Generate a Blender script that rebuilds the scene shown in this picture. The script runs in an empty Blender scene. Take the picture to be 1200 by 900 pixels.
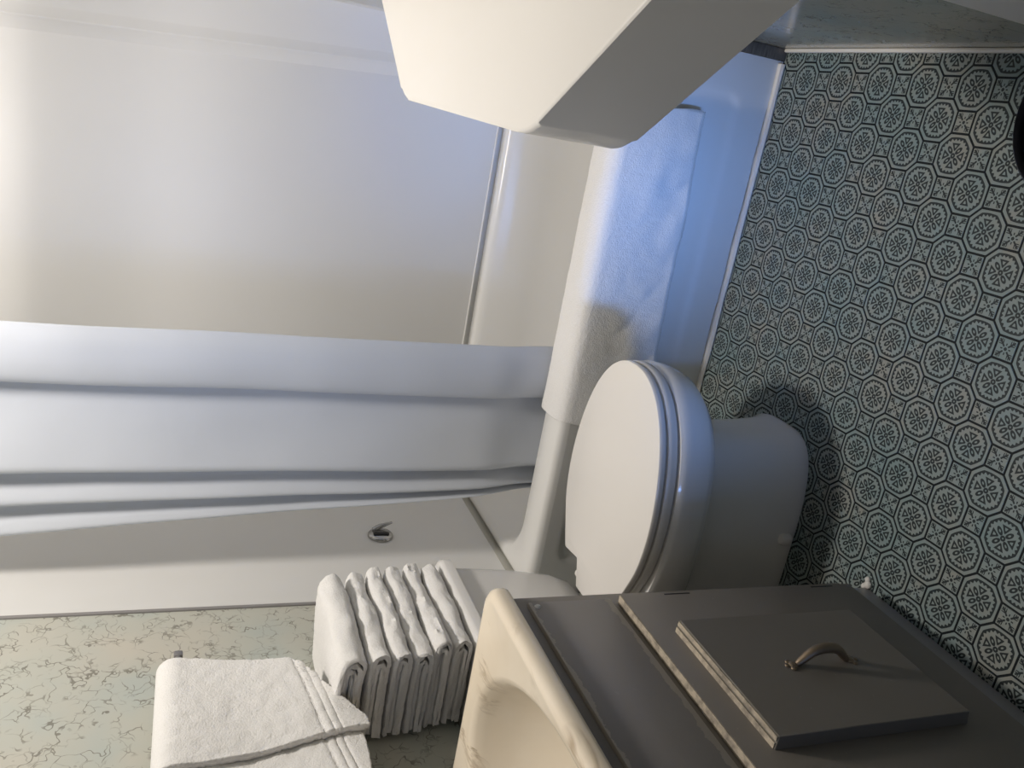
import bpy, bmesh, math, random
from mathutils import Vector, Matrix, noise
random.seed(7)
SC = bpy.context.scene
COL = SC.collection
PI = math.pi

# ------------------------------------------------------------------ camera
cam = bpy.data.cameras.new('camera'); camo = bpy.data.objects.new('camera', cam); COL.objects.link(camo)
R0 = Vector((0.17419603, -0.93628073, -0.30501497)); 
CX = Vector((0.17419603, -0.33327698, -0.9265971))      # picture right
CY = Vector((-0.93628073, -0.34752774, -0.05101829))    # picture down
CZ = Vector((-0.30501497, 0.8764422, -0.37257877))      # view direction
M = Matrix(((CX.x, -CY.x, -CZ.x, 1.1260), (CX.y, -CY.y, -CZ.y, -1.6508), (CX.z, -CY.z, -CZ.z, 1.1965), (0, 0, 0, 1)))
camo.matrix_world = M
cam.sensor_width = 36; cam.sensor_fit = 'HORIZONTAL'; cam.lens = 36 * 981.81 / 1200
cam.clip_start = 0.02
SC.camera = camo

# ------------------------------------------------------------------ world, lights, exposure
w = bpy.data.worlds.new('World'); SC.world = w; w.use_nodes = True
bg = w.node_tree.nodes['Background']; bg.inputs[0].default_value = (0.35, 0.55, 1, 1); bg.inputs[1].default_value = 0.3

def area(name, loc, target, sx, sy, power, col, shape='RECTANGLE'):
    l = bpy.data.lights.new(name, 'AREA'); l.shape = shape; l.size = sx; l.size_y = sy
    l.energy = power; l.color = col
    o = bpy.data.objects.new(name, l); COL.objects.link(o); o.location = loc
    o.rotation_euler = (Vector(target) - Vector(loc)).to_track_quat('-Z', 'Y').to_euler()
    return o
area('ceiling_bulb', (0.85, -0.22, 2.30), (0.85, -0.22, 0), 0.20, 0.20, 21, (1, 0.93, 0.86), 'DISK')
dl = area('doorway_daylight', (0.48, -2.25, 0.42), (1.03, 0, 0.30), 0.15, 0.45, 0.78, (0.19, 0.40, 1.0))
dl.data.spread = math.radians(25)
dw = area('doorway_daylight_upper', (0.60, -2.26, 1.25), (0.88, 0.7, 1.05), 0.45, 0.9, 0.52, (0.36, 0.53, 1.0))
dw.data.spread = math.radians(34)

SC.view_settings.view_transform = 'Standard'; SC.view_settings.look = 'None'
SC.view_settings.gamma = 1; SC.view_settings.use_curve_mapping = False
SC.view_settings.exposure = 0.0

# ------------------------------------------------------------------ node helpers
class E:
    nt = None
    def __init__(s, sock): s.s = sock
def val(x): return x.s if isinstance(x, E) else x
def mth(op, *a, clamp=False):
    n = E.nt.nodes.new('ShaderNodeMath'); n.operation = op; n.use_clamp = clamp
    for i, x in enumerate(a):
        v = val(x)
        if isinstance(v, (int, float)): n.inputs[i].default_value = v
        else: E.nt.links.new(v, n.inputs[i])
    return E(n.outputs[0])
E.__add__ = lambda a, b: mth('ADD', a, b); E.__radd__ = lambda a, b: mth('ADD', b, a)
E.__sub__ = lambda a, b: mth('SUBTRACT', a, b); E.__rsub__ = lambda a, b: mth('SUBTRACT', b, a)
E.__mul__ = lambda a, b: mth('MULTIPLY', a, b); E.__rmul__ = lambda a, b: mth('MULTIPLY', b, a)
E.__truediv__ = lambda a, b: mth('DIVIDE', a, b)
def gt(a, b): return mth('GREATER_THAN', a, b)
def lt(a, b): return mth('LESS_THAN', a, b)
def mx(*a):
    r = a[0]
    for b in a[1:]: r = mth('MAXIMUM', r, b)
    return r
def ab(a): return mth('ABSOLUTE', a)
def band(a, lo, hi): return gt(a, lo) * lt(a, hi)

def mat(name, color=(0.8, 0.8, 0.8), rough=0.5, metal=0.0, coat=0.0, spec=0.5):
    m = bpy.data.materials.new(name); m.use_nodes = True
    E.nt = m.node_tree
    b = m.node_tree.nodes['Principled BSDF']
    b.inputs['Base Color'].default_value = (*color, 1); b.inputs['Roughness'].default_value = rough
    b.inputs['Metallic'].default_value = metal; b.inputs['Coat Weight'].default_value = coat
    b.inputs['Specular IOR Level'].default_value = spec
    return m, b
def lk(a, b): E.nt.links.new(val(a), b)
def coords(kind='Object', scale=1.0, sc3=None):
    t = E.nt.nodes.new('ShaderNodeTexCoord'); mp = E.nt.nodes.new('ShaderNodeMapping')
    mp.inputs['Scale'].default_value = sc3 or (scale,) * 3
    E.nt.links.new(t.outputs[kind], mp.inputs[0]); return mp.outputs[0]
def noi(vec, scale, detail=3, rough=0.5, dist=0.0):
    n = E.nt.nodes.new('ShaderNodeTexNoise'); n.inputs['Scale'].default_value = scale
    n.inputs['Detail'].default_value = detail; n.inputs['Roughness'].default_value = rough
    n.inputs['Distortion'].default_value = dist
    E.nt.links.new(vec, n.inputs['Vector']); return n
def ramp(fac, stops):
    n = E.nt.nodes.new('ShaderNodeValToRGB'); e = n.color_ramp.elements
    while len(e) < len(stops): e.new(0.5)
    for i, (p, c) in enumerate(stops):
        e[i].position = p; e[i].color = (*c, 1) if len(c) == 3 else c
    lk(fac, n.inputs[0]); return n.outputs[0]
def mixc(fac, a, b):
    n = E.nt.nodes.new('ShaderNodeMix'); n.data_type = 'RGBA'
    if isinstance(val(fac), (int, float)): n.inputs[0].default_value = fac
    else: lk(fac, n.inputs[0])
    for i, x in ((6, a), (7, b)):
        if isinstance(x, tuple): n.inputs[i].default_value = (*x, 1)
        else: lk(x, n.inputs[i])
    return n.outputs[2]
def bump(b, h, strength=0.3, dist=0.002):
    n = E.nt.nodes.new('ShaderNodeBump'); n.inputs['Strength'].default_value = strength
    n.inputs['Distance'].default_value = dist
    lk(h, n.inputs['Height']); E.nt.links.new(n.outputs[0], b.inputs['Normal'])

# ------------------------------------------------------------------ materials
MT = {}
def gel(name, c, rough, bumps=0.05):
    m, b = mat(name, c, rough)
    v = coords(); n = noi(v, 3.0, 4); c2 = tuple(x * 0.93 for x in c)
    lk(mixc(E(n.outputs[0]), c2, c), b.inputs['Base Color'])
    n2 = noi(v, 22, 2); bump(b, n2.outputs[0], bumps, 0.003)
    MT[name] = m; return m, b
gel('gelcoat', (0.77, 0.765, 0.745), 0.42)
gel('tub_white', (0.82, 0.81, 0.78), 0.22)
gel('porcelain', (0.80, 0.785, 0.76), 0.10, 0.0)
gel('seat_plastic', (0.82, 0.79, 0.745), 0.22, 0.0)
gel('cream', (0.88, 0.85, 0.80), 0.28)
gel('seam_grey', (0.46, 0.45, 0.40), 0.5)
gel('caulk', (0.74, 0.72, 0.68), 0.6, 0.5)
gel('white_paint', (0.72, 0.71, 0.69), 0.4)
gel('plinth_paint', (0.34, 0.335, 0.34), 0.45)
m, b = mat('plain_wall', (0.7, 0.69, 0.66), 0.7); MT['plain_wall'] = m
m, b = mat('ceiling_paint', (0.8, 0.79, 0.77), 0.8); MT['ceiling_paint'] = m
m, b = mat('chrome', (0.42, 0.42, 0.42), 0.18, 1.0); MT['chrome'] = m
m, b = mat('dark_hole', (0.01, 0.01, 0.012), 0.5); MT['dark_hole'] = m
m, b = mat('black_plastic', (0.008, 0.008, 0.012), 0.6); MT['black_plastic'] = m
m, b = mat('grey_metal', (0.30, 0.29, 0.29), 0.4, 0.6); MT['grey_metal'] = m
m, b = mat('trim_grey', (0.27, 0.26, 0.255), 0.5); MT['trim_grey'] = m
m, b = mat('ink', (0.008, 0.012, 0.014), 0.6, spec=0.2); MT['ink'] = m
m, b = mat('brown_wood', (0.10, 0.08, 0.06), 0.5); MT['brown_wood'] = m
v = coords(sc3=(8, 8, 60)); n = noi(v, 3, 5); lk(ramp(E(n.outputs[0]), [(0.3, (0.09, 0.075, 0.055)), (0.75, (0.24, 0.20, 0.16))]), b.inputs['Base Color'])

def board(name, tint, rough):
    m, b = mat(name, (0.6, 0.6, 0.55), rough); MT[name] = m
    v = coords()
    n1 = noi(v, 4.2, 3, 0.5); n2 = noi(v, 9.0, 3)
    base = ramp(E(n1.outputs[0]), [(0.34, (0.50, 0.55, 0.54)), (0.50, (0.575, 0.57, 0.52)), (0.68, (0.63, 0.585, 0.52))])
    wv = noi(v, 14, 3, 0.6)
    def cracks(scale, width, dist, mscale, mthr):
        mixv = E.nt.nodes.new('ShaderNodeVectorMath'); mixv.operation = 'MULTIPLY_ADD'
        E.nt.links.new(wv.outputs['Color'], mixv.inputs[0]); mixv.inputs[1].default_value = (dist,) * 3
        E.nt.links.new(v, mixv.inputs[2])
        vo = E.nt.nodes.new('ShaderNodeTexVoronoi'); vo.feature = 'DISTANCE_TO_EDGE'; vo.inputs['Scale'].default_value = scale
        E.nt.links.new(mixv.outputs[0], vo.inputs['Vector'])
        mk = noi(v, mscale, 2)
        return lt(E(vo.outputs[0]), width) * mth('SMOOTH_MIN', mth('MULTIPLY_ADD', E(mk.outputs[0]), 8.0, -8.0 * mthr, clamp=True), 1.0, 0.1)
    c = mx(cracks(17, 0.021, 0.13, 21, 0.46), cracks(36, 0.034, 0.07, 26, 0.49) * 0.8)
    col = mixc(c * 0.75, base, (0.17, 0.15, 0.12))
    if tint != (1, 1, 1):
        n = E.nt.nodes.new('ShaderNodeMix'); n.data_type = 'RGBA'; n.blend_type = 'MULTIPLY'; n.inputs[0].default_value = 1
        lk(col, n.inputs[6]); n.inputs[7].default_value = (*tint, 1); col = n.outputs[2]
    lk(col, b.inputs['Base Color'])
board('marble_board', (0.93, 0.95, 0.92), 0.35)
board('shaded_board', (0.62, 0.64, 0.62), 0.16)  # same marble board, the right wall's shade multiplied into its colour

# towelling
def terry(name, c, strength=0.9):
    m, b = mat(name, c, 0.95, spec=0.1); MT[name] = m
    b.inputs['Sheen Weight'].default_value = 0.25; b.inputs['Sheen Roughness'].default_value = 0.6
    v = coords()
    vo = E.nt.nodes.new('ShaderNodeTexVoronoi'); vo.inputs['Scale'].default_value = 430; E.nt.links.new(v, vo.inputs['Vector'])
    n = noi(v, 330, 2, 0.6); h = E(n.outputs[0]) - E(vo.outputs[0]) * 0.25
    bump(b, h, strength * 0.5, 0.003)
    lk(mixc(mth('MULTIPLY_ADD', h, 1.0, 0.3, clamp=True), tuple(x * 0.86 for x in c), c), b.inputs['Base Color'])
terry('terry', (0.85, 0.835, 0.81))
terry('terry_flat', (0.82, 0.805, 0.78), 0.35)
m, b = mat('curtain_cloth', (0.67, 0.705, 0.765), 0.45, spec=0.3); MT['curtain_cloth'] = m
v = coords(); n = noi(v, 6, 3, 0.5, 0.6); vo = E.nt.nodes.new('ShaderNodeTexVoronoi'); vo.feature = 'DISTANCE_TO_EDGE'; vo.inputs['Scale'].default_value = 5
E.nt.links.new(v, vo.inputs['Vector'])
bump(b, E(n.outputs[0]) + mth('MINIMUM', E(vo.outputs[0]), 0.05) * 1.2, 0.14, 0.012)
# cultured marble worktop
m, b = mat('cultured_marble', (0.8, 0.7, 0.55), 0.22); MT['cultured_marble'] = m
v = coords()
w1 = noi(v, 5, 4, 0.6)
vm = E.nt.nodes.new('ShaderNodeMapping'); vm.inputs['Rotation'].default_value = (0, 0, -0.12); vm.inputs['Scale'].default_value = (3.6, 0.8, 1.2)
E.nt.links.new(v, vm.inputs[0])
n = noi(vm.outputs[0], 2.6, 6, 0.62, 0.9)
vein = mth('SUBTRACT', 1.0, mth('MULTIPLY', ab(E(n.outputs[0]) - 0.5), 34.0), clamp=True)
n2 = noi(v, 9, 3); vein = vein * mth('MULTIPLY_ADD', E(n2.outputs[0]), 5, -2.3, clamp=True)
sx_ = E.nt.nodes.new('ShaderNodeSeparateXYZ'); E.nt.links.new(v, sx_.inputs[0])
vein = vein * mth('MULTIPLY_ADD', E(sx_.outputs[2]), 40, -40 * 0.715, clamp=True)
lk(mixc(vein * 0.95, ramp(E(w1.outputs[0]), [(0.3, (0.81, 0.70, 0.54)), (0.7, (0.88, 0.785, 0.64))]), (0.40, 0.30, 0.19)), b.inputs['Base Color'])
# grey cabinet paint, with and without peeling edges
def paint(name, c, peel):
    m, b = mat(name, c, 0.42); MT[name] = m
    v = coords(); n = noi(v, 4, 4)
    col = mixc(E(n.outputs[0]), tuple(x * 0.85 for x in c), tuple(x * 1.15 for x in c))
    sp = noi(v, 90, 1); dots = gt(E(sp.outputs[0]), 0.79)
    col = mixc(dots * 0.3, col, (0.3, 0.28, 0.25))
    if peel:
        t = E.nt.nodes.new('ShaderNodeTexCoord'); s = E.nt.nodes.new('ShaderNodeSeparateXYZ')
        E.nt.links.new(t.outputs['Generated'], s.inputs[0])
        z = E(s.outputs[2]); edge = mth('MULTIPLY', mth('ABSOLUTE', z - 0.5), 2.0)
        pn = noi(v, 55, 5, 0.7); pl = noi(v, 6, 2)
        k = gt(edge + E(pn.outputs[0]) * 0.30 + E(pl.outputs[0]) * 0.42, 1.24)
        lk(mixc(k * 0.8, col, (0.36, 0.32, 0.27)), b.inputs['Base Color'])
        bump(b, 1.0 - k, 0.6, 0.0015)
    else:
        lk(col, b.inputs['Base Color'])
        n3 = noi(v, 120, 2); bump(b, n3.outputs[0], 0.08, 0.001)
paint('grey_paint', (0.180, 0.163, 0.142), False)
paint('grey_peeling', (0.225, 0.208, 0.195), True)
m, b = mat('bare_edge', (0.42, 0.36, 0.28), 0.7); MT['bare_edge'] = m
v = coords(); n = noi(v, 60, 5, 0.7); lk(ramp(E(n.outputs[0]), [(0.35, (0.22, 0.19, 0.155)), (0.6, (0.5, 0.43, 0.33))]), b.inputs['Base Color'])
m, b = mat('old_brass', (0.32, 0.25, 0.18), 0.42, 0.85); MT['old_brass'] = m

# floor tile prints (flat ornament on each tile, in the tile's own coordinates)
S = 0.109
def tile_mat(name, square):
    m, b = mat(name, (0.3, 0.33, 0.32), 0.45, spec=0.25); MT[name] = m
    t = E.nt.nodes.new('ShaderNodeTexCoord'); s = E.nt.nodes.new('ShaderNodeSeparateXYZ')
    E.nt.links.new(t.outputs['Object'], s.inputs[0])
    x = ab(E(s.outputs[0]) / S); y = ab(E(s.outputs[1]) / S)
    a = mx(x, y); c = mth('MINIMUM', x, y)
    r = mth('SQRT', x * x + y * y)
    u = (a + c) * 0.7071; v = (a - c) * 0.7071
    if square:
        arm = band(u, 0.045, 0.18) * lt(v, 0.014)
        leaf = lt(ab((u - 0.085) - v * 1.1), 0.011) * lt(v, 0.05) * gt(u, 0.05)
        leaf2 = lt(ab((u - 0.125) - v * 1.1), 0.010) * lt(v, 0.035)
        dot = lt(r, 0.026)
        tick = lt(c, 0.010) * band(a, 0.05, 0.085)
        ink = mx(arm, leaf, leaf2, dot, tick)
    else:
        d = mx(a * (1 / 0.3325), (a + c) * 2.0)
        d2 = d * 0.6 + r * (0.4 / 0.345)
        th = mth('ARCTAN2', E(s.outputs[1]), E(s.outputs[0]))
        saw = ab(mth('FRACT', th * (24 / (2 * PI))) - 0.5) * 2.0
        ring = lt(d2, 0.825) * gt(d2, 0.755 - saw * 0.10)
        # hollow wedges on the axes
        o = gt(a, 0.075) * lt(a, 0.190) * lt(c, (a - 0.062) * 0.62)
        i = gt(a, 0.120) * lt(a, 0.164) * lt(c, (a - 0.100) * 0.42)
        wedge = o * (1.0 - i)
        e = mth('SQRT', ((u - 0.115) * (u - 0.115)) / (0.065 * 0.065) + (v * v) / (0.034 * 0.034))
        oval = band(e, 0.38, 1.08)
        dot = band(r, 0.012, 0.042)
        ink = mx(ring, wedge, oval, dot)
    oi = E.nt.nodes.new('ShaderNodeObjectInfo')
    g = E.nt.nodes.new('ShaderNodeNewGeometry')
    n = noi(g.outputs['Position'], 7, 3); n2 = noi(g.outputs['Position'], 45, 3)
    base = ramp(E(n.outputs[0]) * 0.6 + E(n2.outputs[0]) * 0.4, [(0.38, (0.20, 0.265, 0.265)), (0.52, (0.235, 0.275, 0.265)), (0.64, (0.275, 0.28, 0.25))])
    lk(mixc(ink * 0.95, base, (0.008, 0.014, 0.017)), b.inputs['Base Color'])
tile_mat('octagon_print', False); tile_mat('square_print', True)

# ------------------------------------------------------------------ mesh helpers
def finish(bm, name, m, parent=None, smooth=40):
    bmesh.ops.recalc_face_normals(bm, faces=bm.faces)
    me = bpy.data.meshes.new(name); bm.to_mesh(me); bm.free()
    if smooth:
        me.shade_smooth(); me.set_sharp_from_angle(angle=math.radians(smooth))
    o = bpy.data.objects.new(name, me); COL.objects.link(o)
    if m: me.materials.append(MT[m])
    if parent:
        o.parent = parent; o.matrix_parent_inverse = parent.matrix_world.inverted() if False else Matrix.Translation(-parent.location)
    return o
def tag(o, label, cat, group=None):
    o['label'] = label; o['category'] = cat
    if group: o['group'] = group
    return o
def thing(name, label, cat, loc=(0, 0, 0), group=None):
    o = bpy.data.objects.new(name, None); COL.objects.link(o); o.location = loc; o.empty_display_size = 0.1
    return tag(o, label, cat, group)
def struct(o): o['kind'] = 'structure'; return o
def add_box(bm, x0, x1, y0, y1, z0, z1, bev=0.0, seg=2):
    r = bmesh.ops.create_cube(bm, size=1)
    for v in r['verts']:
        v.co = Vector(((x0 + x1) / 2 + v.co.x * (x1 - x0), (y0 + y1) / 2 + v.co.y * (y1 - y0), (z0 + z1) / 2 + v.co.z * (z1 - z0)))
    if bev:
        es = list({e for v in r['verts'] for e in v.link_edges})
        bmesh.ops.bevel(bm, geom=es, offset=bev, segments=seg, affect='EDGES', profile=0.5)
def box(name, m, parent, x0, x1, y0, y1, z0, z1, bev=0.0, seg=2):
    bm = bmesh.new(); add_box(bm, x0, x1, y0, y1, z0, z1, bev, seg); return finish(bm, name, m, parent)
def loft(bm, rings, cap0=True, cap1=True, closed=True):
    vs = [[bm.verts.new(p) for p in r] for r in rings]
    n = len(vs[0])
    for a, b in zip(vs, vs[1:]):
        for i in range(n if closed else n - 1):
            j = (i + 1) % n
            bm.faces.new((a[i], a[j], b[j], b[i]))
    if cap0: bm.faces.new(vs[0][::-1])
    if cap1: bm.faces.new(vs[-1])
    return vs
def rrect(x0, x1, y0, y1, r, z, k=10, side=8):
    p = []
    r = min(r, (x1 - x0) / 2 - 1e-4, (y1 - y0) / 2 - 1e-4)
    cs = [(x1 - r, y1 - r, 0), (x0 + r, y1 - r, 1), (x0 + r, y0 + r, 2), (x1 - r, y0 + r, 3)]
    for q, (cx, cy, a) in enumerate(cs):
        arc = [(cx + r * math.cos(PI / 2 * (a + i / k)), cy + r * math.sin(PI / 2 * (a + i / k))) for i in range(k + 1)]
        p += arc
        nx, ny, na = cs[(q + 1) % 4]
        st = (nx + r * math.cos(PI / 2 * na if na else 2 * PI), ny + r * math.sin(PI / 2 * na if na else 2 * PI))
        e = arc[-1]
        p += [(e[0] + (st[0] - e[0]) * i / side, e[1] + (st[1] - e[1]) * i / side) for i in range(1, side)]
    return [Vector((a, b, z)) for a, b in p]
def tube(bm, pts, rad, n=10, cap=True):
    pts = [Vector(p) for p in pts]
    rads = rad if isinstance(rad, (list, tuple)) else [rad] * len(pts)
    rings = []; up = None
    for i, p in enumerate(pts):
        t = (pts[min(i + 1, len(pts) - 1)] - pts[max(i - 1, 0)]).normalized()
        if up is None: up = t.orthogonal().normalized()
        up = (up - t * up.dot(t)).normalized(); s = t.cross(up)
        rings.append([p + (up * math.cos(2 * PI * k / n) + s * math.sin(2 * PI * k / n)) * rads[i] for k in range(n)])
    loft(bm, rings, cap, cap)
def catmull(pts, n):
    pts = [Vector(p) for p in pts]; out = []
    P = [pts[0] * 2 - pts[1]] + pts + [pts[-1] * 2 - pts[-2]]
    for i in range(1, len(P) - 2):
        a, b, c, d = P[i - 1:i + 3]
        for k in range(n):
            t = k / n
            out.append(0.5 * ((2 * b) + (c - a) * t + (2 * a - 5 * b + 4 * c - d) * t * t + (3 * b - a - 3 * c + d) * t ** 3))
    out.append(pts[-1]); return out
def nz(p, s, seed=0.0): return noise.noise(Vector((p[0] * s + seed, p[1] * s + seed * 1.7, p[2] * s - seed)))
def sm(x, a, b):
    t = max(0, min(1, (x - a) / (b - a))); return t * t * (3 - 2 * t)
def prism(bm, poly, z0, z1, bev=0, seg=3):
    vs = [bm.verts.new((x, y, z0)) for x, y in poly]; f = bm.faces.new(vs)
    r = bmesh.ops.extrude_face_region(bm, geom=[f])
    top = [v for v in r['geom'] if isinstance(v, bmesh.types.BMVert)]
    for v in top: v.co.z = z1
    if bev:
        es = [e for e in bm.edges if abs(e.verts[0].co.z - e.verts[1].co.z) < 1e-6]
        bmesh.ops.bevel(bm, geom=es, offset=bev, segments=seg, affect='EDGES', profile=0.5)

# ------------------------------------------------------------------ room shell
RW = 1.356; YB = 0.74; YF = -2.3; ZC = 2.35
fl = struct(box('floor', 'ink', None, -0.06, RW + 0.06, YF - 0.1, YB + 0.06, -0.06, -0.0012))
struct(box('ceiling', 'ceiling_paint', None, -0.06, RW + 0.06, YF - 0.1, YB + 0.06, ZC, ZC + 0.06))
bm = bmesh.new(); add_box(bm, -0.06, 0, YF, -0.013, 0, ZC); add_box(bm, -0.06, -0.0205, -0.0135, YB + 0.06, 0, ZC)
struct(finish(bm, 'wall_left', 'marble_board'))
struct(box('wall_right', 'shaded_board', None, RW, RW + 0.06, YF, YB + 0.06, 0, ZC))
struct(box('wall_back', 'plain_wall', None, -0.06, RW + 0.06, YB + 0.012, YB + 0.06, 0, ZC))
bm = bmesh.new()                                                  # front wall with the doorway the daylight comes through
DX0, DX1, DZ = 0.35, 0.95, 1.95
add_box(bm, -0.06, DX0, YF - 0.08, YF, 0, ZC); add_box(bm, DX1, RW + 0.06, YF - 0.08, YF, 0, ZC); add_box(bm, DX0, DX1, YF - 0.08, YF, DZ, ZC)
struct(finish(bm, 'wall_front', 'plain_wall'))
struct(box('trim_1', 'trim_grey', None, -0.02, 0.004, -0.013, -0.004, 0, 2.15, 0.001))
struct(box('trim_2', 'brown_wood', None, 1.331, RW - 0.001, -0.004, 0.03, 0.0, 0.36, 0.001))
struct(box('baseboard_right', 'caulk', None, RW - 0.008, RW, -1.5, -0.004, 0.0, 0.010, 0.003))
struct(box('trim_3', 'white_paint', None, RW - 0.014, RW - 0.0005, -1.36, -0.775, 0.011, 0.828, 0.002))

# ------------------------------------------------------------------ floor tiles
HW, HS = 0.3325 * S, 0.1675 * S
def clip(poly, ax, lim, keep_less):
    out = []
    for i in range(len(poly)):
        p, q = poly[i], poly[(i + 1) % len(poly)]
        ip = (p[ax] <= lim) == keep_less; iq = (q[ax] <= lim) == keep_less
        if ip: out.append(p)
        if ip != iq:
            t = (lim - p[ax]) / (q[ax] - p[ax]); out.append((p[0] + (q[0] - p[0]) * t, p[1] + (q[1] - p[1]) * t))
    return out
g = 0.0019
a_, b_ = HW - g, HS - g * 0.41
octa = [(a_, -b_), (a_, b_), (b_, a_), (-b_, a_), (-a_, b_), (-a_, -b_), (-b_, -a_), (b_, -a_)]
b2 = HS - g
sqr = [(b2, -b2), (b2, b2), (-b2, b2), (-b2, -b2)]
def tile_mesh(poly, m):
    bm = bmesh.new(); n = len(poly); cx = sum(p[0] for p in poly) / n; cy = sum(p[1] for p in poly) / n
    lo = [(x, y, -0.0015) for x, y in poly]; hi = [(x, y, -0.0002) for x, y in poly]
    to = [(cx + (x - cx) * 0.988, cy + (y - cy) * 0.988, 0.0) for x, y in poly]
    loft(bm, [lo, hi, to], False, True)
    bmesh.ops.recalc_face_normals(bm, faces=bm.faces)
    me = bpy.data.meshes.new(m); bm.to_mesh(me); bm.free(); me.materials.append(MT[m]); return me
om = tile_mesh(octa, 'octagon_print'); smm = tile_mesh(sqr, 'square_print')
for i in range(-3, 27):
    for j in range(-1, 22):
        x = (-j * 0.5 + 11.87) * S; y = (-i * 0.5 - 0.82) * S
        if not (0.27 < x < RW + 0.08 and -1.5 < y < 0.09): continue
        for kind, poly, me, hw in (('octagon_tile', octa, om, HW), ('square_tile', sqr, smm, HS)):
            if (kind[0] == 'o') != ((i + j) % 2 == 0): continue
            if i % 1: continue
            P2 = [(p[0] + x, p[1] + y) for p in poly]
            if kind[0] == 's' : pass
            Q = P2
            for ax, lim, less in ((0, RW - 0.001, True), (1, -0.001, True)): Q = clip(Q, ax, lim, less) if Q else Q
            if len(Q) < 3: continue
            if y < -0.70 and x < 0.39: continue
            if len(Q) != len(P2) or any((Vector(p) - Vector(q)).length > 1e-7 for p, q in zip(P2, Q)):
                mm = tile_mesh([(p[0] - x, p[1] - y) for p in Q], 'octagon_print' if kind[0] == 'o' else 'square_print')
            else: mm = me
            o = bpy.data.objects.new(kind, mm); COL.objects.link(o); o.location = (x, y, 0); o.parent = fl

# ------------------------------------------------------------------ bathtub
tub = thing('bathtub', 'white bathtub with a recessed front panel along the back wall', 'bathtub', (0.66, 0.37, 0))
TX = 1.33
rings = [rrect(0.0, TX, 0.002, YB, 0.006, 0.30), rrect(0.0, TX, 0.0, YB, 0.006, 0.338), rrect(0.004, TX - 0.003, 0.005, YB - 0.002, 0.008, 0.350),
         rrect(0.010, TX - 0.01, 0.018, YB - 0.008, 0.012, 0.356), rrect(0.022, TX - 0.05, 0.082, YB - 0.050, 0.14, 0.358),
         rrect(0.030, TX - 0.058, 0.092, YB - 0.058, 0.135, 0.352), rrect(0.036, TX - 0.066, 0.100, YB - 0.066, 0.13, 0.335),
         rrect(0.05, TX - 0.09, 0.115, YB - 0.08, 0.13, 0.22), rrect(0.08, TX - 0.13, 0.135, YB - 0.10, 0.13, 0.09),
         rrect(0.12, TX - 0.17, 0.175, YB - 0.14, 0.12, 0.055), rrect(0.2, TX - 0.3, 0.25, YB - 0.22, 0.1, 0.05)]
bm = bmesh.new(); loft(bm, rings, False, True); finish(bm, 'basin', 'tub_white', tub, 60)
bm = bmesh.new()
NX, NZ = 150, 44
rows = []
for k in range(NZ + 1):
    z = 0.001 + 0.336 * k / NZ; row = []
    for i in range(NX + 1):
        x = TX * i / NX
        cx, cz, hx, hz, rr = 0.665, 0.185, 0.58, 0.100, 0.035
        qx, qz = abs(x - cx) - hx + rr, abs(z - cz) - hz + rr
        d = math.hypot(max(qx, 0), max(qz, 0)) + min(max(qx, qz), 0) - rr
        row.append(Vector((x, 0.0005 + 0.0045 * sm(-d, -0.006, 0.016), z)))
    rows.append(row)
loft(bm, rows, False, False, False)
bk = [bm.verts.new((x, 0.03, z)) for x, z in ((0, 0.001), (TX, 0.001))]
finish(bm, 'apron', 'tub_white', tub, 60)
bm = bmesh.new()
cp = [(0.004 + 0.066 * i, -0.004 + 0.0012 * math.sin(i * 2.3), 0.005) for i in range(21)]
tube(bm, cp, [0.0085 + 0.0012 * math.sin(i * 1.9) for i in range(21)], 8)
for v in bm.verts: v.co.z = max(v.co.z, 0.0005)
o = finish(bm, 'caulk_strip', 'caulk', tub); o['label'] = 'bright bead of caulk along the foot of the tub'

# ------------------------------------------------------------------ tub surround
sur = thing('tub_surround', 'white moulded shower surround panels on three sides of the bathtub', 'shower surround', (0.66, YB, 0.36))
ZT = 2.15
def leanx(z): return 1.137 + (1.605 - z) * 0.061
bm = bmesh.new()
add_box(bm, 0.0, RW - 0.038, YB - 0.004, YB + 0.011, 0.3675, ZT, 0.002); add_box(bm, 0.0, RW - 0.038, YB + 0.003, YB + 0.0115, 0.30, 0.40); finish(bm, 'back_panel', 'gelcoat', sur)
# stepped corner panel with a leaning edge
bm = bmesh.new()
sec = []
for z in (0.376, ZT):
    lx = leanx(z)
    sec.append([Vector(p) for p in ((lx - 0.035, YB - 0.0035, z), (lx - 0.012, YB - 0.010, z), (lx - 0.003, YB - 0.017, z), (lx, YB - 0.0175, z), (lx + 0.022, YB - 0.007, z), (lx + 0.026, YB - 0.0065, z),  (1.29, YB - 0.0065, z), (1.312, YB - 0.012, z), (1.318, YB - 0.03, z), (1.318, YB - 0.003, z))])
loft(bm, sec); finish(bm, 'corner_panel', 'gelcoat', sur, 25)
bm = bmesh.new()                                                   # left end panel, its front edge rolled toward the room
prof = [(-0.02, -0.003), (0.001, -0.003), (0.003, 0.003), (0.0035, 0.02), (0.0015, 0.12), (0.001, 0.4), (0.001, 0.68), (0.006, 0.715), (0.02, 0.732), (0.04, 0.7375), (-0.02, 0.7375)]
loft(bm, [[Vector((x, y, z)) for x, y in prof] for z in (0.372, ZT)]); finish(bm, 'left_panel', 'gelcoat', sur, 30)
box('right_panel', 'gelcoat', sur, 1.317, RW - 0.001, 0.001, YB - 0.004, 0.372, ZT, 0.002)
bm = bmesh.new()                                                   # rounded seam bead between the panels and the tub deck
tube(bm, [(0.005, 0.7365, 0.3705), (1.30, 0.7365, 0.3705)], 0.0035, 8); finish(bm, 'seam_bead', 'gelcoat', sur)
box('seam_bead', 'seam_grey', sur, -0.019, 0.0022, 0.004, 0.735, 0.347, 0.3735, 0.001)

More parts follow.
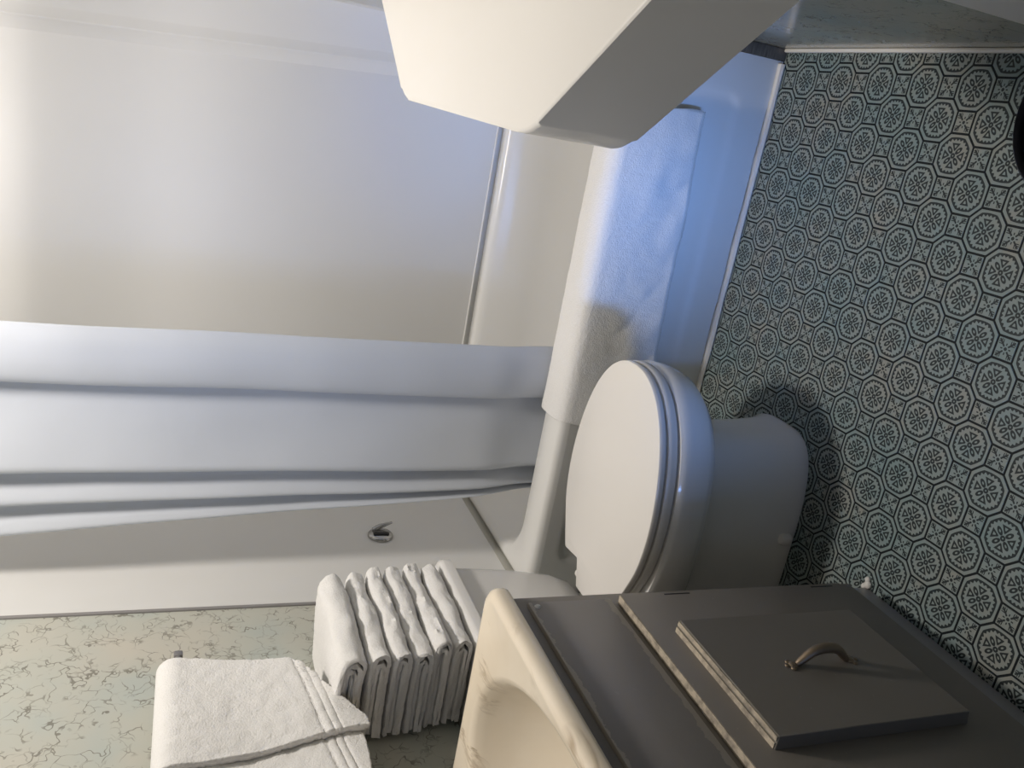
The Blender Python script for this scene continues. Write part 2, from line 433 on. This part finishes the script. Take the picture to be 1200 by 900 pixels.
# chrome valve
vy, vz = 0.287, 0.668
val_ = thing('tub_valve', 'small round chrome tub valve plate on the left shower wall under the curtain', 'valve', (0.002, vy, vz))
bm = bmesh.new()
rr = [(0.002, 0.034), (0.006, 0.034), (0.010, 0.031), (0.013, 0.022), (0.014, 0.010)]
loft(bm, [[Vector((h, vy + r * math.sin(2 * PI * k / 28), vz + r * math.cos(2 * PI * k / 28))) for k in range(28)] for h, r in rr]); finish(bm, 'escutcheon', 'chrome', val_)
box('slot', 'dark_hole', val_, 0.0125, 0.0175, vy - 0.016, vy - 0.004, vz - 0.020, vz + 0.022, 0.002)
bm = bmesh.new(); tube(bm, [(0.012, vy + 0.012, vz + 0.018), (0.022, vy + 0.016, vz), (0.028, vy + 0.026, vz - 0.034)], [0.008, 0.007, 0.003], 10)
finish(bm, 'lever', 'chrome', val_)

# ------------------------------------------------------------------ shower curtain and rod
rod = thing('curtain_rod', 'white shower curtain rod spanning the tub above the curtain', 'curtain rod', (0.66, 0.125, 2.0))
bm = bmesh.new(); tube(bm, [(0.012, 0.125, 2.0), (1.31, 0.125, 2.0)], 0.0125, 14); finish(bm, 'rod', 'white_paint', rod)
for x0, x1 in ((0.004, 0.014), (1.306, 1.3165)):
    bm = bmesh.new(); tube(bm, [(x0, 0.125, 2.0), (x1, 0.125, 2.0)], 0.026, 16); finish(bm, 'flange', 'white_paint', rod)
top = [(.580, .108), (.55, .094), (.51, .088), (.478, .090), (.462, .098), (.458, .112), (.466, .124), (.45, .128), (.41, .122), (.35, .108), (.30, .094), (.275, .088), (.264, .094), (.260, .112), (.256, .124), (.24, .120), (.22, .106), (.20, .094), (.189, .096), (.184, .112), (.176, .122), (.16, .116), (.14, .102), (.125, .096), (.117, .104), (.122, .124)]
pl = catmull([(x, y, 0) for x, y in top], 7)
kn = [.10, .118, .187, .262, .464, .578, .60]; kb = [.205, .222, .237, .287, .476, .602, .624]
def remap(x):
    for i in range(len(kn) - 1):
        if x <= kn[i + 1]: return kb[i] + (kb[i + 1] - kb[i]) * (x - kn[i]) / (kn[i + 1] - kn[i])
    return kb[-1]
bm = bmesh.new(); rows = []
NC = 70
for k in range(NC + 1):
    z = 0.265 + (1.987 - 0.265) * k / NC
    t = (1.51 - z) / (1.51 - 0.36); row = []
    for p in pl:
        x = p.x + (remap(p.x) - p.x) * t
        am = 1.0 + 0.12 * t
        y = 0.108 + (p.y - 0.108) * am + 0.022 * sm(0.5 - z, 0, 0.15) + 0.014
        y += 0.004 * nz((x * 2, 0, z), 4.5, 3.1)
        row.append(Vector((x + 0.003 * nz((x, 1, z), 3.0, 9.2), y, z)))
    rows.append(row)
loft(bm, rows, False, False, False)
o = finish(bm, 'shower_curtain', 'curtain_cloth', None, 80)
tag(o, 'white shower curtain drawn to the left, hanging inside the bathtub', 'shower curtain')
md = o.modifiers.new('solid', 'SOLIDIFY'); md.thickness = 0.0012

# ------------------------------------------------------------------ towel over the tub rim
path = catmull([(0, .116, .318), (0, .112, .338), (0, .104, .355), (0, .088, .3655), (0, .05, .367), (0, .018, .364), (0, -.004, .350), (0, -.011, .32), (0, -.014, .25), (0, -.016, .155)], 10)
bm = bmesh.new(); rows = []
NM = 150
for i in range(NM + 1):
    s = i / NM; x = 0.462 + (1.192 - 0.462) * s; row = []
    for k, p in enumerate(path):
        q = p.copy(); q.x = x
        dn = sm(0.35 - q.z, 0, 0.12) * (1 if k > 50 else 0)
        q.z -= dn * 0.02 * nz((x, 0, 0), 3.2, 2.0)
        if k > 60: q.z += (k - 60) / (len(path) - 61) * (0.020 * sm(x, 0.95, 1.19) - 0.012 * sm(0.75 - x, 0, 0.3))
        wv = 0.010 * nz((x * 1.0 + q.z * 0.9, 0.3, q.z * 1.0), 5.0, 5.0) + 0.002 * nz((x, 0.1, q.z), 24, 1.0)
        q.y -= dn * (abs(wv) * 1.3 + 0.002)
        q.x += 0.003 * nz((x, q.y, q.z), 9, 8.0) + (0.004 * math.sin(q.z * 40) if i in (0, NM) else 0)
        q.z += 0.0015 * nz((x, q.y, 0), 20, 4.0) + random.uniform(-.0004, .0004); q.y += random.uniform(-.0005, .0005)
        row.append(q)
    rows.append(row)
loft(bm, rows, False, False, False)
o = finish(bm, 'bath_mat', 'terry', None, 80)
tag(o, 'white terry bath mat draped over the front rim of the bathtub', 'towel')
md = o.modifiers.new('solid', 'SOLIDIFY'); md.thickness = 0.0055; md.offset = 0.0

# ------------------------------------------------------------------ toilet
TY = -0.320
toi = thing('toilet', 'white toilet with a closed lid between the tub and the grey vanity', 'toilet', (0.36, TY, 0))
def egg(xb, xf, hw, z, n=56, pw=2.3, xm=0.50):
    c = xb + (xf - xb) * xm; out = []
    for k in range(n):
        a = 2 * PI * k / n; ca, sa = math.cos(a), math.sin(a)
        x = c + (xf - c if ca > 0 else c - xb) * math.copysign(abs(ca) ** (2 / pw), ca)
        out.append(Vector((x, TY + hw * math.copysign(abs(sa) ** (2 / pw), sa), z)))
    return out
body = [egg(0.11, 0.612, 0.122, 0.0005, pw=3.4), egg(0.11, 0.613, 0.123, 0.012, pw=3.4), egg(0.115, 0.606, 0.117, 0.03, pw=3.3), egg(0.12, 0.600, 0.113, 0.10, pw=3.1),
        egg(0.13, 0.598, 0.113, 0.17, pw=2.9), egg(0.135, 0.600, 0.114, 0.215, pw=2.8), egg(0.14, 0.608, 0.120, 0.228, pw=2.7), egg(0.15, 0.640, 0.140, 0.240, pw=2.5), egg(0.165, 0.684, 0.163, 0.258, pw=2.35),
        egg(0.172, 0.706, 0.1755, 0.280, pw=2.3), egg(0.176, 0.715, 0.1805, 0.305, pw=2.25), egg(0.178, 0.718, 0.182, 0.335, pw=2.25), egg(0.182, 0.713, 0.178, 0.345, pw=2.25), egg(0.20, 0.70, 0.165, 0.347, pw=2.25)]
bm = bmesh.new(); loft(bm, body); finish(bm, 'bowl', 'porcelain', toi, 50)
half = [(.717, 0), (.713, .035), (.700, .068), (.676, .100), (.640, .128), (.592, .151), (.535, .167), (.475, .175), (.415, .174), (.36, .164), (.31, .144), (.275, .128), (.256, .118)]
def lid_outline(half, tab):
    h = catmull([(x, y, 0) for x, y in half], 4)
    f = [Vector((p.x, p.y, 0)) for p in h] + [Vector((x, y, 0)) for x, y in tab]
    near = f[1:len(h)] + [Vector((x, y + 0.055 if y < 0.1 else y, 0)) for x, y in tab]
    return [Vector((p.x, TY + p.y, 0)) for p in f] + [Vector((p.x, TY - p.y, 0)) for p in reversed(near)]
def slab(name, m, ol, levels, par):
    bm = bmesh.new(); c = Vector((0.47, TY, 0)); rings = []
    for z, ins in levels:
        rr_ = []
        for i, p in enumerate(ol):
            a, b_ = ol[i - 1], ol[(i + 1) % len(ol)]
            t = (b_ - a).normalized(); nn = Vector((t.y, -t.x, 0))
            q = p - nn * ins; rr_.append(Vector((q.x, q.y, z)))
        rings.append(rr_)
    loft(bm, rings); return finish(bm, name, m, par, 35)
ol = lid_outline(half, [(.253, .113), (.260, .056), (.204, .034)])
slab('lid', 'seat_plastic', ol, [(0.3735, 0.006), (0.3735, 0.001), (0.376, 0.0), (0.383, 0.0), (0.3863, 0.0016), (0.388, 0.006)], toi)
ol2 = lid_outline([(x + 0.0008, y * 1.008) for x, y in half[:-1]] + [(.252, .114)], [(.248, .10), (.246, .03)])
slab('seat', 'seat_plastic', ol2, [(0.3495, 0.006), (0.3495, 0.0015), (0.352, 0), (0.3655, 0), (0.3685, 0.0015), (0.3695, 0.006)], toi)
for s in (-1, 1):
    bm = bmesh.new(); tube(bm, [(0.215, TY + s * 0.055 - 0.016, 0.362), (0.215, TY + s * 0.055 + 0.016, 0.362)], 0.0125, 12); finish(bm, 'hinge', 'seat_plastic', toi)
tk = [rrect(0.05, 0.135, TY - 0.10, TY + 0.10, 0.04, 0.344), rrect(0.025, 0.158, TY - 0.125, TY + 0.125, 0.05, 0.350), rrect(0.014, 0.168, TY - 0.15, TY + 0.15, 0.05, 0.366), rrect(0.01, 0.172, TY - 0.165, TY + 0.165, 0.045, 0.40), rrect(0.008, 0.177, TY - 0.178, TY + 0.178, 0.04, 0.50), rrect(0.008, 0.181, TY - 0.186, TY + 0.186, 0.04, 0.622)]
bm = bmesh.new(); loft(bm, tk); finish(bm, 'tank', 'porcelain', toi, 50)
tl = [rrect(0.006, 0.190, TY - 0.19, TY + 0.19, 0.04, 0.621), rrect(0.003, 0.198, TY - 0.196, TY + 0.196, 0.045, 0.626), rrect(0.003, 0.199, TY - 0.197, TY + 0.197, 0.045, 0.643), rrect(0.005, 0.196, TY - 0.195, TY + 0.195, 0.045, 0.650), rrect(0.010, 0.188, TY - 0.188, TY + 0.188, 0.04, 0.6535), rrect(0.03, 0.16, TY - 0.16, TY + 0.16, 0.03, 0.655)]
bm = bmesh.new(); loft(bm, tl); finish(bm, 'tank_lid', 'porcelain', toi, 50)
for s in (-1, 1):
    bm = bmesh.new(); cx, cy = 0.40, TY + s * 0.118
    loft(bm, [[Vector((cx + r * math.cos(2 * PI * k / 16), cy + r * math.sin(2 * PI * k / 16), z)) for k in range(16)] for z, r in ((0.012, 0.014), (0.026, 0.0135), (0.032, 0.010), (0.034, 0.004))])
    finish(bm, 'bolt_cap', 'seat_plastic', toi)

# ------------------------------------------------------------------ folded towels stacked on the tank
def towel_mesh(x0, x1, y0, y1, zb, th, seed, layers=2):
    """a towel folded twice: nested U layers, the round fold toward +x"""
    bm = bmesh.new(); t = th / (2 * layers)
    NY = 70
    for L in range(layers):
        ro = th / 2 - L * t * 1.0; ri = ro - t * 0.93
        xf = x1 - L * t * 0.8 - th / 2
        n = 9; prof = []
        xs = [x0 + L * 0.004 + (xf - x0 - L * 0.004) * i / 30 for i in range(31)]
        zc = th / 2
        prof += [(x, zc - ro) for x in xs]
        prof += [(xf + ro * math.sin(PI * i / n), zc - ro * math.cos(PI * i / n)) for i in range(1, n)]
        prof += [(x, zc + ro) for x in reversed(xs)]
        prof += [(x, zc + ri) for x in xs]
        prof += [(xf + ri * math.sin(PI * i / n), zc + ri * math.cos(PI * i / n)) for i in range(1, n)]
        prof += [(x, zc - ri) for x in reversed(xs)]
        rings = []
        for j in range(NY + 1):
            s = j / NY; ring = []
            for x, z in prof:
                yy0 = y0 + 0.006 * nz((x * 3, z * 20 + L * 4, 0), 5, seed) + 0.004 * L * (1 if z > zc else -0.5)
                y = yy0 + (y1 - yy0) * s
                edge = min(s, 1 - s)
                k = 1.0 - 0.12 * math.exp(-edge * 30)
                zz = zb + zc + (z - zc) * k
                wz = 0.010 * (zb - 0.63) / 0.25 * nz((x * 0.5, y, 0), 9, 5.5) + 0.0022 * nz((x, y, 0), 14, seed) + 0.0012 * nz((x, y, z * 2), 30, seed + 3)
                wx = 0.013 * nz((0, y, zb), 9, seed + 7) + 0.006 * nz((0, y, z * 6), 26, seed)
                jj = lambda: random.uniform(-0.0007, 0.0007)
                ring.append(Vector((x + wx * sm(x, x0, x1) + jj(), y + jj(), zz + jj() + wz * (0.55 + 0.45 * (x - x0) / (x1 - x0)))))
            rings.append(ring)
        loft(bm, rings)
    return bm
spec = [  # zb, thickness, x front, y near, y far
    (0.6585, 0.0375, 0.198, -0.436, -0.168), (0.6985, 0.0345, 0.194, -0.440, -0.160), (0.7360, 0.0375, 0.190, -0.452, -0.166),
    (0.7765, 0.0350, 0.192, -0.453, -0.168), (0.8145, 0.0390, 0.188, -0.453, -0.182), (0.8570, 0.0510, 0.192, -0.452, -0.196)]
names = ['lowest white towel of the stack, folded on the white toilet tank lid', 'second white towel from the bottom of the stack on the toilet tank',
         'third white towel from the bottom of the stack on the toilet tank', 'fourth white towel from the bottom of the stack on the toilet tank',
         'white towel second from the top of the stack on the toilet tank', 'thickest and topmost folded white towel of the stack on the toilet tank']
for i, (zb, th, xf, yn, yf) in enumerate(spec):
    o = finish(towel_mesh(0.014, xf, yn, yf, zb, th, 3.3 * i + 1.1, 2 if i < 5 else 3), 'folded_towel', 'terry', None, 80)
    tag(o, names[i], 'towel', 'folded white towels stacked on the toilet tank')

# ------------------------------------------------------------------ towel bar and hanging towel
tb = thing('towel_bar', 'grey metal towel bar on the marbled left wall holding a white towel', 'towel bar', (0.0, -0.2, 1.165))
bm = bmesh.new(); tube(bm, [(0.058, -0.238, 1.165), (0.058, -0.80, 1.165)], 0.007, 12); finish(bm, 'bar', 'grey_metal', tb)
for y in (-0.240, -0.79):
    bm = bmesh.new(); add_box(bm, 0.0005, 0.006, y - 0.02, y + 0.02, 1.145, 1.185, 0.002); add_box(bm, 0.004, 0.066, y - 0.008, y + 0.008, 1.157, 1.173, 0.003); finish(bm, 'bracket', 'grey_metal', tb)
def band_(d, a, b_): return sm(d, a - .002, a + .002) * (1 - sm(d, b_ - .002, b_ + .002))
def sheet(name, m, par, ya, yb, xoff, ztop, zbot, th, seed, back=True):
    """cloth over the bar: front drop, round top, back drop.  ya(z), yb(z) are the side edges; zbot(s) the hem"""
    bm = bmesh.new(); NS, NV = 110, 130; rings = []
    r = xoff
    for i in range(NS + 1):
        s = i / NS; row = []
        zb = zbot(s)
        pts = [(0.058 + r, zb + (ztop - r - zb) * k / NV) for k in range(NV)]
        if back:
            pts += [(0.058 + r * math.cos(PI * k / 12), ztop - r + r * math.sin(PI * k / 12)) for k in range(13)]
            pts += [(0.058 - r, ztop - r - 0.10 * k / 6) for k in range(1, 7)]
        else:
            pts += [(0.058 + r * math.cos(PI * k / 12), ztop - r + r * math.sin(PI * k / 12)) for k in range(9)]
        for x, z in pts:
            a, b2_ = ya(z), yb(z)
            y = a + (b2_ - a) * s
            out = 1 if x > 0.058 else 0
            dx = 0.006 * nz((0, y, z * 0.7), 9, seed) + 0.0015 * nz((0, y, z), 45, seed)
            d_ = z - (0.963 + 0.172 * (y + 0.344))
            if out: dx -= 0.0024 * (band_(d_, -.001, .008) + band_(d_, -.014, -.009) + band_(d_, -.027, -.022))
            row.append(Vector((x + out * (dx + 0.022 * sm(1.08 - z, 0, 0.2) + random.uniform(-0.00045, 0.00045)), y + random.uniform(-.0004, .0004), z)))
        rings.append(row)
    loft(bm, rings, False, False, False)
    o = finish(bm, name, m, par, 80)
    md = o.modifiers.new('solid', 'SOLIDIFY'); md.thickness = th; md.offset = 0
    return o
ht = thing('hanging_towel', 'white bath towel folded in thirds, hanging from the wall towel bar', 'towel', (0.058, -0.45, 1.165))
base_ya = lambda z: -0.292 - 0.05 * max(0, 1.18 - z) / 0.21 - 0.03 * sm(0.975 - z, 0, 0.04)
hem = lambda s: 0.945 - 0.075 * sm(s, 0.08, 0.5) + 0.008 * sm(s, 0.5, 1.0)
def hem_f(s):
    k = [(0, .942), (.12, .933), (.24, .923), (.52, .897), (.86, .864), (1.0, .862)]
    for (a, u), (b_, v_) in zip(k, k[1:]):
        if s <= b_: return u + (v_ - u) * (s - a) / (b_ - a)
    return k[-1][1]
sheet('back_layer', 'terry', ht, base_ya, lambda z: -0.70, 0.016, 1.186, hem, 0.010, 2.0)
flap_a = lambda z: -0.287 - 0.042 * max(0, 1.18 - z) / 0.21 - 0.030 * sm(0.975 - z, 0, 0.04)
flap_b = lambda z: -0.553 + 0.024 * sm(1.16 - z, 0, 0.28)
sheet('front_fold', 'terry', ht, flap_a, flap_b, 0.030, 1.196, hem_f, 0.012, 6.0, False)

# ------------------------------------------------------------------ vanity cabinet
van = thing('vanity_cabinet', 'grey painted vanity cabinet with a raised panel door under the marble worktop', 'cabinet', (0.21, -1.0, 0))
VY0, VY1 = -1.36, -0.645
bm = bmesh.new()                                                   # open-topped box: two sides, back, floor, front frame
for bx in ((0.003, 0.424, VY1 - 0.016, VY1, 0.066, 0.7165), (0.003, 0.424, VY0, VY0 + 0.016, 0.066, 0.7165), (0.0035, 0.012, VY0 + 0.001, VY1 - 0.001, 0.067, 0.716), (0.0035, 0.424, VY0 + 0.001, VY1 - 0.001, 0.067, 0.082), (0.4185, 0.4302, VY0 - 0.0005, VY1 + 0.0005, 0.0655, 0.717)):
    add_box(bm, *bx, 0.0015)
finish(bm, 'carcass', 'grey_paint', van)
box('plinth', 'plinth_paint', van, 0.003, 0.421, VY0, VY1 - 0.004, 0.0005, 0.067, 0.002)
box('drawer_front', 'grey_peeling', van, 0.4295, 0.438, VY0 + 0.03, -0.668, 0.548, 0.688, 0.0015)
bm = bmesh.new(); tube(bm, [(0.4375, -0.680, 0.676), (0.4405, -0.680, 0.676)], [0.006, 0.003], 10); o = finish(bm, 'chipped_spot', 'white_paint', van); o['label'] = 'chipped pale spot at the corner of the false drawer'
dr = box('door', 'grey_paint', van, 0.4305, 0.446, -1.29, -0.670, 0.072, 0.533, 0.002)
def sub(name, m, par, *a, bev=0.0):
    return box(name, m, par, *a, bev)
sub('top_edge', 'bare_edge', dr, 0.4315, 0.4455, -1.288, -0.672, 0.5328, 0.5345)['label'] = 'worn pale top edge'
def taper(name, m, par, x0, x1, y0, y1, z0, z1, inset):
    bm = bmesh.new()
    loft(bm, [[Vector((x0, y0, z0)), Vector((x0, y1, z0)), Vector((x0, y1, z1)), Vector((x0, y0, z1))], [Vector((x1, y0 + inset, z0 + inset)), Vector((x1, y1 - inset, z0 + inset)), Vector((x1, y1 - inset, z1 - inset)), Vector((x1, y0 + inset, z1 - inset))]])
    bmesh.ops.bevel(bm, geom=list(bm.edges), offset=0.001, segments=1, affect='EDGES')
    return finish(bm, name, m, par)
taper('raised_panel', 'grey_paint', dr, 0.4455, 0.4655, -1.012, -0.768, 0.163, 0.490, 0.002)
sub('panel_edge', 'bare_edge', dr, 0.4462, 0.4545, -1.009, -0.771, 0.4895, 0.4912)['label'] = 'worn pale upper lip of the panel'
sub('panel_edge', 'bare_edge', dr, 0.4572, 0.4640, -1.009, -0.771, 0.4885, 0.4902)['label'] = 'worn pale upper lip of the panel'
for z in (0.432, 0.137):
    box('hinge_slot', 'dark_hole', dr, 0.4450, 0.4464, -0.6775, -0.6745, z - 0.024, z + 0.024, 0.0005)
h = bmesh.new()
hy = -0.888
hp = catmull([(0.467, hy, 0.366), (0.474, hy, 0.358), (0.487, hy, 0.342), (0.491, hy, 0.321), (0.487, hy, 0.300), (0.474, hy, 0.284), (0.467, hy, 0.276)], 5)
tube(h, hp, [0.0042 + 0.0035 * math.sin(PI * i / (len(hp) - 1)) for i in range(len(hp))], 10)
for zc, sg in ((0.372, 1), (0.270, -1)):
    for (dy, dz, rr_) in ((0, 0, .0075), (0.007, 0.004, .0045), (-0.007, 0.004, .0045), (0, 0.010, .004)):
        r = bmesh.ops.create_uvsphere(h, u_segments=10, v_segments=6, radius=rr_)
        for v in r['verts']: v.co = Vector((0.4665 + v.co.x * 0.45, hy + dy + v.co.y, zc + sg * dz + v.co.z))
o = finish(h, 'handle', 'old_brass', van); o['label'] = 'tarnished brass bow handle'
bm = bmesh.new()
for i, (x, y, r) in enumerate(((0.428, -0.652, .008), (0.436, -0.648, .006), (0.421, -0.645, .006))):
    q = bmesh.ops.create_icosphere(bm, subdivisions=2, radius=r)
    for v in q['verts']: v.co = Vector((x + v.co.x, y + v.co.y, max(0.0004, 0.003 + v.co.z * 0.8)))
o = finish(bm, 'caulk_blob', 'caulk', van); o['label'] = 'white dab of caulk at the cabinet foot'

# worktop with integral bowl
wt = thing('vanity_worktop', 'cream veined marble worktop with an integral oval sink on the grey vanity', 'worktop', (0.23, -1.0, 0.717))
ecx, ecy, ea, eb = 0.240, -0.975, 0.190, 0.300
def ell(ring, f, z, sx=1.0):
    out = []
    for p in ring:
        a = math.atan2((p.y - ecy) / eb, (p.x - ecx) / ea)
        out.append(Vector((ecx + ea * f * math.cos(a), ecy + eb * f * math.sin(a), z)))
    return out
def orr(ins, z): return rrect(0.001 + ins * 0.1, 0.456 - ins, -1.38 + ins, -0.632 - ins, 0.032, z, 10, 14)
o0 = orr(0, 0.73)
rings = [orr(0.006, 0.7175), orr(0.001, 0.7195), orr(0, 0.724), orr(0, 0.734), orr(0.002, 0.740), orr(0.006, 0.7445), orr(0.012, 0.7465), orr(0.016, 0.7465), orr(0.020, 0.7455)]
rings += [ell(o0, f, z) for f, z in ((1.03, 0.745), (1.0, 0.7435), (0.975, 0.737), (0.95, 0.725), (0.88, 0.69), (0.76, 0.655), (0.58, 0.63), (0.35, 0.618), (0.12, 0.614))]
bm = bmesh.new(); loft(bm, rings, False, True); finish(bm, 'slab_with_bowl', 'cultured_marble', wt, 60)
bm = bmesh.new()
loft(bm, [[Vector((ecx + r * math.cos(2 * PI * k / 20), ecy + r * math.sin(2 * PI * k / 20), z)) for k in range(20)] for z, r in ((0.6135, 0.024), (0.617, 0.024), (0.618, 0.018), (0.616, 0.012))]); finish(bm, 'drain', 'chrome', wt)

# ------------------------------------------------------------------ wall shelf with angled ends
def rounded(poly, rads, n=8):
    out = []
    for i, p in enumerate(poly):
        p = Vector(p); r = rads[i]
        if r == 0: out.append((p.x, p.y)); continue
        a = (Vector(poly[i - 1]) - p).normalized(); c = (Vector(poly[(i + 1) % len(poly)]) - p).normalized()
        for k in range(n + 1):
            t = k / n; q = p + a * r * (1 - t) ** 2 + c * r * t ** 2
            out.append((q.x, q.y))
    return out
sh = thing('wall_shelf', 'thick cream shelf with angled ends fixed to the right wall', 'shelf', (1.355, -0.7, 0.83))
poly = rounded([(1.355, -0.025), (1.116, -0.452), (1.109, -0.945), (1.355, -1.372)], [0, 0.028, 0.024, 0])
bm = bmesh.new(); prism(bm, poly, 0.830, 0.925, 0.005, 3); finish(bm, 'slab', 'cream', sh)

# ------------------------------------------------------------------ black bin
bb = thing('waste_bin', 'black round waste bin on the tiled floor by the right wall', 'bin', (1.237, -0.94, 0))
def circ(r, z, cx=1.237, cy=-0.94, n=40): return [Vector((cx + r * math.cos(2 * PI * k / n), cy + r * math.sin(2 * PI * k / n), z)) for k in range(n)]
bm = bmesh.new(); loft(bm, [circ(.080, 0.0005), circ(.082, 0.004), circ(.098, 0.245), circ(.094, 0.245), circ(.079, 0.008)]); finish(bm, 'body', 'black_plastic', bb)
bm = bmesh.new(); loft(bm, [circ(.0985, .243), circ(.1015, .247), circ(.1015, .254), circ(.0985, .257), circ(.0945, .252), circ(.0945, .246)], False, False); finish(bm, 'rim', 'black_plastic', bb)
